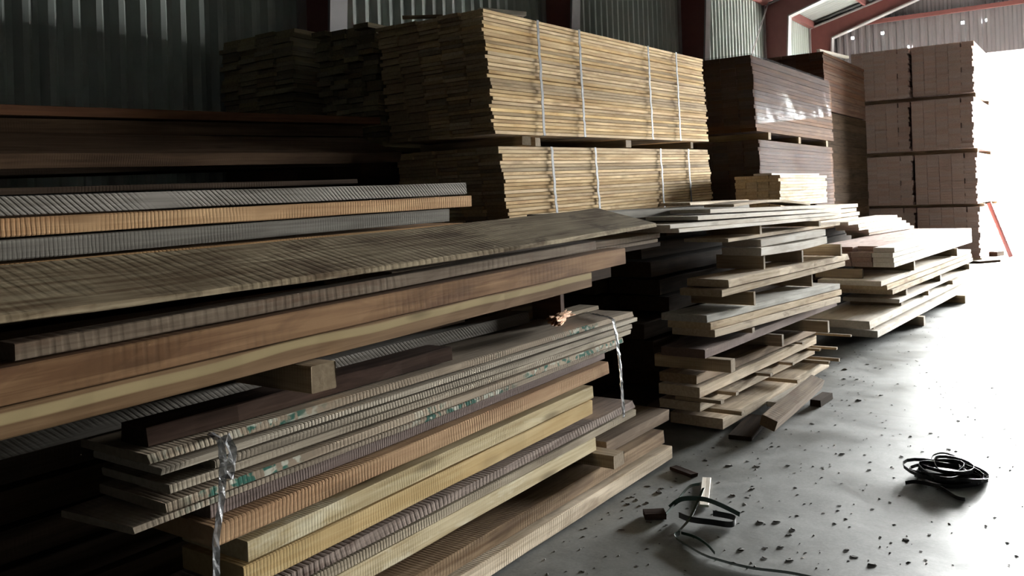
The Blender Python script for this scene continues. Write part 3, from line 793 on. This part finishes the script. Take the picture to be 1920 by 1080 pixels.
# ------------------------------------------------------------------ packs of boards
def pack(name, label, cat, mat, X, Y0, Z0, Wd, L, n, T, m, seed, lean=0.0, jit=0.03, fx=0.006, gap=0.0015, limit=100, group=None,
         pitch=0.0, yaw=0.0, mat2=None, taper=None, edge=0.002):
    """n layers of m boards each; front (+X) face at X, near (-Y) ends at Y0"""
    root = thing(name, label, cat, (X, Y0, Z0), group)
    root.rotation_euler = (pitch, 0, yaw)
    rnd = random.Random(seed)
    bw = Wd / m
    protos = []
    for k in range(5):
        bm = board_bm(bw - 0.004, L, T - gap, seed=seed * 10 + k, nseg=5, edge=edge, chamfer=0.002)
        me = link('board', bm, M[mat if (k < 4 or not mat2) else mat2])
        C.objects.unlink(me); protos.append(me)
    order = [(0, i) for i in range(n)] + [(j, i) for j in range(1, m) for i in range(n)]
    rest = []
    for c, (j, i) in enumerate(order):
        z = (i + 0.5) * T
        dx = rnd.uniform(-fx, fx) if j == 0 else 0.0
        dy = rnd.uniform(-jit, jit) + lean * (z)
        if taper: dy += taper(i / (n - 1))
        pos = (-bw * (j + 0.5) + dx, L / 2 + dy, z)
        if c < limit:
            p = protos[rnd.randrange(5)]
            o = p.copy(); C.objects.link(o); o.name = 'board'
            o.parent = root; o.location = pos
        else: rest.append(pos)
    if rest:
        bm = bmesh.new()
        for (x, y, z) in rest:
            box(bm, x - bw / 2 + 0.003, x + bw / 2 - 0.003, y - L / 2, y + L / 2, z - T / 2 + 0.0012, z + T / 2 - 0.0012)
        o = link('board', bm, M[mat], root); o['kind'] = 'stuff'
        o.name = 'inner_boards'
    return root

def band(root, y, Wd, H, fx, lean=0.0, w=0.03, wob=0.004, seed=0):
    """a steel strap round a pack, as a child of the pack"""
    rnd = random.Random(seed)
    pts = []
    for i in range(25):
        z = H * i / 24
        pts.append((fx + rnd.uniform(0, wob), y + lean * z + rnd.uniform(-0.006, 0.006), z))
    top = [(-Wd * t, y + lean * H, H + 0.004) for t in (0.02, 0.5, 0.98)]
    back = [(-Wd - 0.006, y + lean * z, z) for z in (H * 0.98, H * 0.5, H * 0.02)]
    bot = [(-Wd * t, y, -0.004) for t in (0.98, 0.5, 0.02)]
    loop = pts + top + back + bot
    bm = bmesh.new(); inner = []; 
    cx, cz = -Wd / 2, H / 2
    rings = []
    for (x, yy, z) in loop:
        d = Vector((x - cx, 0, z - cz)).normalized() * 0.0016
        rings.append([bm.verts.new((x + s * d.x, yy + t * w / 2, z + s * d.z)) for s, t in ((1, -1), (1, 1), (-1, 1), (-1, -1))])
    for a, b in zip(rings, rings[1:] + rings[:1]):
        for k in range(4): bm.faces.new((a[k], a[(k + 1) % 4], b[(k + 1) % 4], b[k]))
    return link('strap', bm, M['steel'], root)

# the two banded packs of fresh boards and the one under them
up = pack('lumber_pack', 'tall banded pack of fresh yellowish boards, upper one in the middle of the shed', 'lumber pack', 'pack', -3.5, 4.82, 1.955, 1.0, 3.78, 33, 0.0262, 5, 1,
          lean=-0.11, pitch=0.02, yaw=-0.012, jit=0.022, fx=0.010, gap=0.003)
H = 33 * 0.0262
for i, y in enumerate((0.60, 1.20, 2.43, 3.04)): band(up, y, 1.0, H, 0.0135, -0.03, seed=i)
lw = pack('lumber_pack', 'banded pack of fresh yellowish boards directly under the tall banded pack', 'lumber pack', 'pack', -3.5, 4.985, 1.035, 1.0, 3.70, 32, 0.0262, 5, 2,
          lean=-0.13, pitch=0.02, yaw=-0.012, jit=0.026, fx=0.010, gap=0.003)
for i, y in enumerate((0.60, 1.26, 2.48, 3.11)): band(lw, y, 1.0, 32 * 0.0262, 0.0135, -0.06, seed=9 + i)
pack('lumber_pack', 'lowest pack of boards, mostly hidden under the two banded packs', 'lumber pack', 'packdark', -3.55, 5.0, 0.10, 0.95, 3.6, 17, 0.05, 5, 3, group=None)
for (xf, y, z, wy, yaw, lb) in ((-3.40, 5.06, 1.877, 0.10, -0.10, 'skewed bearer sticking out at the left between the two banded packs'),
                                (-3.48, 5.33, 1.882, 0.07, 0.0, 'dark bearer just right of the skewed one between the banded packs'),
                                (-3.44, 6.72, 1.912, 0.10, 0.0, 'bearer in the middle between the two banded packs'),
                                (-3.42, 8.06, 1.941, 0.06, 0.0, 'bearer at the right end between the two banded packs')):
    bearer(lb, xf, y, z, 0.064, wy, 1.05, yaw=yaw)
for y in (5.4, 7.9):
    bearer('bearer hidden between the lower banded pack and the pack beneath it', -3.6, y, 0.955, 0.075, 0.1, 0.9, mat='dark', group='bearers under the lower banded pack')
    bearer('floor bearer hidden under the lowest pack', -3.6, y, 0.0, 0.095, 0.1, 0.9, mat='dark', group='floor bearers under the lowest pack')
o = board('stick', 'pale stick lying on top of the tall banded pack', 'white', (-3.62, 4.86, 2.835), (-3.47, 5.22, 2.84), 0.03, 0.045, cat='stick')
o = board('stick', 'small offcut lying at the back on top of the tall banded pack', 'packdark', (-4.15, 4.62, 2.83), (-3.92, 4.80, 2.832), 0.02, 0.05, cat='stick')

# two dark packs by the wall
pack('lumber_pack', 'dark pack of boards nearest the corrugated wall, yellowish side showing', 'lumber pack', 'shadepack', -5.76, 5.0, 2.05, 1.0, 3.6, 25, 0.04, 4, 4, jit=0.03, fx=0.02)
pack('lumber_pack', 'dark leaning pack of boards between the banded pack and the wall pack', 'lumber pack', 'shadepack', -4.62, 4.9, 1.9, 0.66, 3.5, 25, 0.04, 4, 5, jit=0.05, fx=0.02, lean=-0.1)
for (X, Y, Wd, H, lb) in ((-5.76, 5.0, 1.0, 2.04, 'hidden timber stack carrying the dark pack nearest the corrugated wall'),
                          (-4.62, 4.95, 0.66, 1.89, 'hidden timber stack carrying the dark leaning pack')):
    pack('timber_stack', lb, 'timber stack', 'dark', X, Y, 0.01, Wd, 3.5, 10, H / 10 - 0.001, 2, 60 + int(-X), jit=0.02, fx=0.01)

# packs wrapped in polythene
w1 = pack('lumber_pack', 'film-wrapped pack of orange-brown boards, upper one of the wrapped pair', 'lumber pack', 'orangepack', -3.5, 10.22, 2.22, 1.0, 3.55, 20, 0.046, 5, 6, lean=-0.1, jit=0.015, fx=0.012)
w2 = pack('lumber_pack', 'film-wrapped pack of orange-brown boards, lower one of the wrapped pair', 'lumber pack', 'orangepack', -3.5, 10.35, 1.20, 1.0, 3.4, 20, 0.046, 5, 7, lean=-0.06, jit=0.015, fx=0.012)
pack('timber_stack', 'hidden timber stack under the film-wrapped packs', 'timber stack', 'dark', -3.55, 10.35, 0.06, 0.95, 3.4, 10, 0.105, 3, 8)
for y in (10.6, 12.0, 13.4):
    bearer('bearer between the two film-wrapped packs', -3.46 if y < 11 else -3.5, y, 2.125, 0.09, 0.1, 1.0, group='bearers between the wrapped packs')
    bearer('bearer hidden below the lower film-wrapped pack', -3.6, y, 1.115, 0.08, 0.1, 0.9, mat='dark', group='bearers below the wrapped packs')

def wrap(root, y0, y1, z1, zlow, seed, amp=0.022, end=0.85, off=0.02, mat='film'):
    """a loose sheet of film over the front face, turned round the near end"""
    bm = bmesh.new(); rows = []
    nu, nv = 60, 26
    for i in range(nu + 1):
        u = i / nu * (end + (y1 - y0))
        row = []
        for j in range(nv + 1):
            v = j / nv
            if u < end:
                x, y, nx, ny = -(end - u), y0 - off - 0.06, 0, -1
            else:
                x, y, nx, ny = off, y0 - off - 0.05 + (u - end), 1, 0
            zb = zlow(max(0.0, (u - end) / (y1 - y0)))
            z = z1 + (zb - z1) * v
            q = noise.noise((u * 2.0 + z * 2.2, z * 0.9 - u * 0.3, seed)) + 0.5 * noise.noise((u * 5 + z * 4, z * 2.0, seed + 3))
            q = max(q, -0.2) * amp
            lean = -0.1 * z
            row.append(bm.verts.new((x + nx * q, y + ny * q + lean, z)))
        rows.append(row)
    for a, b in zip(rows, rows[1:]):
        for j in range(nv): bm.faces.new((a[j], b[j], b[j + 1], a[j + 1]))
    return link('plastic_film', bm, M[mat], root, smooth=True)
wrap(w1, 0.0, 3.5, 0.93, lambda t: 0.08 + 0.30 * t, 3.0)
wrap(w2, 0.0, 3.3, 0.915, lambda t: 0.05, 7.0, mat='dimfilm')

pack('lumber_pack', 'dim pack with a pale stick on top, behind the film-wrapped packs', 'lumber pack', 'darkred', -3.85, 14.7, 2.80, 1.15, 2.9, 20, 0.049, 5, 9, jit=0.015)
pack('timber_stack', 'hidden timber stack under the dim pack behind the wrapped ones', 'timber stack', 'dark', -3.85, 14.7, 0.02, 1.15, 2.9, 20, 0.138, 2, 10)
board('stick', 'pale stick on top of the dim pack behind the film-wrapped packs', 'white', (-3.90, 14.70, 3.784), (-3.72, 15.90, 3.784), 0.045, 0.06, cat='stick')

# the small bright pile
pack('lumber_pack', 'small pile of boards with a glaring white side, right of the banded packs', 'lumber pack', 'oak', -2.9, 9.17, 1.315, 0.50, 1.85, 10, 0.034, 4, 11, jit=0.02, fx=0.012)
board('thin_board', 'thin board lying on the small bright pile', 'white', (-2.97, 9.12, 1.657), (-2.93, 10.8, 1.657), 0.02, 0.2)
for y in (9.4, 10.7):
    bearer('bearer hidden under the small bright pile', -2.95, y, 1.285, 0.028, 0.08, 0.5, mat='dark', group='bearers under the small pile')

# the tall block of eight packs by the doorway
names = {0: 'bottom', 1: 'second', 2: 'third', 3: 'top'}
zs = (0.06, 1.10, 2.17, 3.24)
proto_pack = None
for r in range(4):
    for c in range(2):
        lb = '%s pinkish pack of boards in the %s column of the tall block by the doorway' % (names[r], 'right-hand' if c == 0 else 'left-hand')
        X = (-2.07, -3.20)[c] + (0.02, 0.0, -0.02, 0.01)[r]
        if proto_pack is None:
            proto_pack = pack('lumber_pack', lb, 'lumber pack', 'pink', X, 18.4, zs[r], 1.08, 2.75, 20, 0.049, 5, 12, jit=0.010, fx=0.022, gap=0.0006, group='packs of the tall block by the doorway')
            kids = list(proto_pack.children)
        else:
            t = proto_pack.copy(); C.objects.link(t); t.location = (X, 18.4 + 0.06 * ((r + c) % 2), zs[r]); t['label'] = lb
            for k_ in kids:
                q = k_.copy(); C.objects.link(q); q.parent = t
for r in range(4):
    for y in (18.7, 20.9):
        bearer('bearer beneath a layer of packs in the tall block by the doorway', -1.98 if r == 1 else -2.06, y, (0.0, 1.04, 2.085, 3.155)[r], (0.056, 0.056, 0.080, 0.080)[r], 0.12, 2.2,
               group='bearers in the tall block')

# by the doorway: a leaning red post and bits on the floor
o = tube_pts('post', [(-1.60, 19.0, 0.045), (-1.94, 18.98, 1.10)], 0.055, M['redpost'], seg=4)
tag(o, 'red painted post leaning against the tall block by the doorway', 'post')
board('plank', 'flat dark plank on the floor at the foot of the tall block', 'dark', (-2.02, 17.9, 0.0), (-1.72, 18.35, 0.0), 0.04, 0.25)
board('block', 'small dark block on the floor beyond the leaning red post', 'dark', (-1.90, 19.7, 0.0), (-1.80, 20.0, 0.0), 0.09, 0.16, cat='block')

# ------------------------------------------------------------------ floor litter
def chip_bm(s, seed):
    bm = bmesh.new(); rnd = random.Random(seed)
    n = 7; L = s * 0.012; Wd = s * 0.006 * rnd.uniform(0.7, 1.5); h = s * 0.0022 * rnd.uniform(0.6, 1.6)
    ring = []
    for k in range(n):
        a = 6.2832 * k / n; r = rnd.uniform(0.6, 1.1)
        ring.append((math.cos(a) * L * r, math.sin(a) * Wd * r))
    a = [bm.verts.new((x, y, 0.0004)) for x, y in ring]
    b = [bm.verts.new((x * 0.75, y * 0.75, h * rnd.uniform(0.5, 1.2))) for x, y in ring]
    for k in range(n):
        j = (k + 1) % n; bm.faces.new((a[k], a[j], b[j], b[k]))
    bm.faces.new(list(reversed(a))); bm.faces.new(b)
    return bm
CH = [(-1.96,3.69,1.3),(-1.95,3.76,1.3),(-1.90,3.70,1.0),(-1.89,3.75,1.5),(-1.99,3.97,1.8),(-1.92,3.97,0.8),(-1.90,3.91,2.0),(-1.84,3.39,1.6),(-1.77,3.53,1.4),(-1.75,4.48,2.4),(-1.69,4.60,1.0),(-1.62,4.54,1.8),(-1.48,4.63,1.3),(-1.70,4.20,1.0),(-1.52,4.18,1.6),(-1.50,4.06,1.2),(-1.34,3.78,2.0),(-1.28,3.82,1.5),(-1.19,3.77,1.7),(-1.23,3.52,1.1),(-1.31,3.45,1.5),(-1.20,3.42,1.3),(-1.11,3.45,1.8),(-1.18,3.56,1.3),(-1.69,3.54,0.8),(-1.53,3.49,0.8),(-1.61,3.09,0.8),(-1.57,4.05,1.6),(-1.48,3.97,1.8),(-1.90,4.51,1.5),(-1.43,8.61,1.0),(-1.60,8.25,1.0),(-1.72,7.59,1.8),(-1.83,7.30,2.2),(-1.63,7.48,1.0),(-1.66,6.97,1.2),(-1.75,6.94,1.3),(-1.70,6.74,0.8),(-1.39,6.51,1.6),(-1.56,6.25,1.0),(-1.49,6.28,2.2),(-0.99,7.18,1.0),(-0.88,7.42,0.8),(-0.93,7.76,0.8),(-0.75,7.08,1.5),(-0.91,6.29,0.8),(-0.79,6.14,0.8),(-0.83,6.01,1.4),(-1.39,5.74,0.8),(-1.47,5.76,0.7),(-1.60,5.53,1.5),(-1.17,5.47,0.9),(-1.11,5.48,0.8),(-1.02,5.51,1.1),(-0.93,5.64,1.3),(-0.88,5.58,0.7),(-1.09,5.28,0.7),(-1.28,4.98,1.7),(-1.17,5.02,1.0),(-0.99,5.08,1.1),(-0.79,5.34,1.4),(-0.66,5.69,0.8),(-0.57,5.93,0.8),(-0.91,5.23,1.0),(-1.31,4.69,0.8),(-0.99,4.85,0.8),(-1.27,4.42,0.8),(-1.16,4.48,0.8),(-1.09,4.76,1.0),(-1.09,4.16,1.1),(-1.13,4.03,0.9),(-0.95,4.19,0.9),(-0.90,4.32,0.9),(-0.88,4.43,0.9),(-0.75,3.89,1.6),(-0.80,3.83,0.8),(-0.85,3.87,0.8),(-0.68,3.80,0.7),(-0.90,3.61,1.7),(-0.82,3.57,2.2),(-0.94,3.66,1.2),(-1.19,3.70,1.4),(-0.65,3.72,0.9),(-0.68,4.00,0.8),(-0.49,4.22,1.0),(-0.37,3.83,0.7)]
rnd = random.Random(99)
for i, (x, y, s) in enumerate(CH):
    o = link('wood_chip', chip_bm(s, i), M['chip'])
    o.location = (x, y, 0.0005); o.rotation_euler = (0, 0, rnd.uniform(-0.9, 0.9))
    if s >= 2.2: tag(o, {0: 'x'}.get(i) or 'large dark splinter on the concrete floor', 'wood chip', 'large dark splinters on the floor')
    else: tag(o, 'small dark wood chip scattered on the concrete floor', 'wood chip', 'dark wood chips on the floor')
for i, (x, y, s) in enumerate(((-1.88, 4.02, 1.0), (-1.41, 4.53, 0.8), (-1.36, 5.13, 0.8), (-1.28, 4.73, 0.7), (-1.07, 3.50, 0.7), (-1.62, 4.60, 0.6), (-1.39, 7.9, 1.0), (-1.45, 6.29, 0.9), (-1.83, 7.31, 1.0))):
    o = link('wood_chip', chip_bm(s, 200 + i), M['chippale'])
    o.location = (x, y, 0.0005 if i < 7 else 0.006); o.rotation_euler = (0, 0, rnd.uniform(-0.9, 0.9))
    tag(o, 'small pale wood chip on the concrete floor', 'wood chip', 'pale wood chips on the floor')
bm = bmesh.new()
for i in range(900):
    x = -2.0 + 2.6 * rnd.random() ** 1.5; y = 2.2 + 9.0 * rnd.random() ** 1.3
    r = rnd.uniform(0.002, 0.007); a = rnd.uniform(0, 3.14)
    p = [(x + math.cos(a + t) * r * q, y + math.sin(a + t) * r * q) for t, q in ((0, 1.8), (2.0, 0.8), (3.4, 1.6), (5.0, 0.7))]
    lo = [bm.verts.new((px_, py_, 0.0003)) for px_, py_ in p]; c = bm.verts.new((x, y, r * 0.6))
    for k in range(4): bm.faces.new((lo[k], lo[(k + 1) % 4], c))
o = link('sawdust_litter', bm, M['chip']); o['kind'] = 'stuff'
tag(o, 'fine crumbs of bark and sawdust over the concrete floor', 'litter')

def band_curve(name, pts, w, mat, parent=None, up=(0, 0, 1)):
    return ribbon(name, pts, w, up, mat, 0, 0.0, parent, 0.0012)
def smooth_pts(pts, n=8):
    out = []
    P = [Vector(p) for p in pts]
    for i in range(len(P) - 1):
        a, b, c, d = P[max(i - 1, 0)], P[i], P[i + 1], P[min(i + 2, len(P) - 1)]
        for k in range(n):
            t = k / n
            out.append(0.5 * ((2 * b) + (c - a) * t + (2 * a - 5 * b + 4 * c - d) * t * t + (3 * b - a - 3 * c + d) * t ** 3))
    out.append(P[-1]); return out

# coil of black strap
coil = thing('strap_coil', 'tangled coil of black strapping on the floor at the right', 'strap coil', (-0.735, 4.82, 0.0))
rnd = random.Random(21)
pts = []
for i in range(190):
    a = i * 0.33; k = i / 190
    rx = 0.15 + 0.035 * math.sin(i * 0.37) - 0.05 * (k > 0.6); ry = 0.13 + 0.03 * math.cos(i * 0.29)
    cx, cy = 0.02 * math.sin(i * 0.11), 0.03 * math.cos(i * 0.07)
    pts.append((cx + rx * math.cos(a), cy + ry * math.sin(a), 0.012 + 0.045 * k + 0.01 * math.sin(i * 0.5)))
band_curve('coiled_strap', pts, 0.017, M['black'], coil)
band_curve('coiled_strap', smooth_pts([(-0.12, 0.10, 0.02), (0.02, 0.13, 0.04), (0.12, 0.14, 0.03), (0.19, 0.06, 0.02), (0.16, -0.02, 0.012)]), 0.018, M['black'], coil)
band_curve('coiled_strap', smooth_pts([(0.10, 0.02, 0.03), (0.17, 0.0, 0.02), (0.15, -0.07, 0.012), (0.05, -0.17, 0.012), (-0.05, -0.18, 0.012)]), 0.018, M['black'], coil)
band_curve('coiled_strap', smooth_pts([(-0.15, -0.21, 0.01), (-0.10, -0.18, 0.014), (0.0, -0.20, 0.012), (0.09, -0.31, 0.011), (0.13, -0.32, 0.01)]), 0.018, M['black'], coil)
band_curve('loose_end', smooth_pts([(-0.10, 0.21, 0.012), (-0.085, 0.215, 0.045), (-0.035, 0.22, 0.062), (0.02, 0.23, 0.045), (0.05, 0.235, 0.014)]), 0.012, M['black'], coil, (0.3, -0.6, 0.75))

# green strapping left of it
gs = thing('strap_tangle', 'dark green strapping strewn on the floor in front of the near stack', 'strapping', (0, 0, 0))
gz = 0.014
band_curve('strap_length', smooth_pts([(-1.590, 3.467, gz), (-1.584, 3.404, gz), (-1.505, 3.349, gz), (-1.41, 3.295, gz), (-1.327, 3.278, gz), (-1.251, 3.272, gz), (-1.181, 3.277, gz),
                        (-1.073, 3.304, gz), (-0.985, 3.309, gz), (-0.85, 3.30, gz)]), 0.026, M['green'], gs, (0.1, -0.75, 0.65))
band_curve('strap_length', smooth_pts([(-1.586, 3.47, 0.01), (-1.505, 3.435, 0.02), (-1.437, 3.389, 0.02), (-1.381, 3.339, 0.012)]), 0.012, M['green'], gs)
band_curve('strap_length', smooth_pts([(-1.592, 3.459, 0.02), (-1.600, 3.597, 0.03), (-1.625, 3.763, 0.06), (-1.648, 3.875, 0.075)]), 0.014, M['green'], gs, (1, 0, 0.3))
band_curve('strap_length', smooth_pts([(-1.755, 3.72, 0.012), (-1.707, 3.75, 0.05), (-1.612, 3.775, 0.06), (-1.524, 3.77, 0.05), (-1.424, 3.75, 0.03)]), 0.022, M['green'], gs)
band_curve('strap_length', smooth_pts([(-1.730, 3.60, 0.012), (-1.735, 3.748, 0.03), (-1.744, 3.92, 0.05), (-1.715, 3.99, 0.05)]), 0.014, M['green'], gs)
band_curve('strap_length', smooth_pts([(-1.67, 3.635, 0.02), (-1.60, 3.605, 0.022), (-1.51, 3.615, 0.024), (-1.421, 3.640, 0.022), (-1.44, 3.72, 0.022), (-1.54, 3.72, 0.024)]), 0.026, M['black'], gs)
gs.location = (-1.55, 3.55, 0.0)
for c in gs.children: c.location = (1.55, -3.55, 0.0)
# pale scrap of wood among the strapping
board('scrap', 'pale flat scrap of wood lying in the green strapping', 'white', (-1.605, 3.83, 0.004), (-1.745, 4.205, 0.004), 0.012, 0.045, cat='wood scrap', edge=0.003)
board('scrap', 'long dark sliver of bark pointing from the near stack to the pale scrap', 'rough', (-1.83, 4.235, 0.001), (-1.98, 4.30, 0.001), 0.018, 0.05, cat='bark sliver', edge=0.004)
board('scrap', 'curled piece of bark left of the green strapping', 'rough', (-1.755, 3.655, 0.001), (-1.835, 3.60, 0.001), 0.03, 0.07, cat='bark', edge=0.008, wane=0.01)
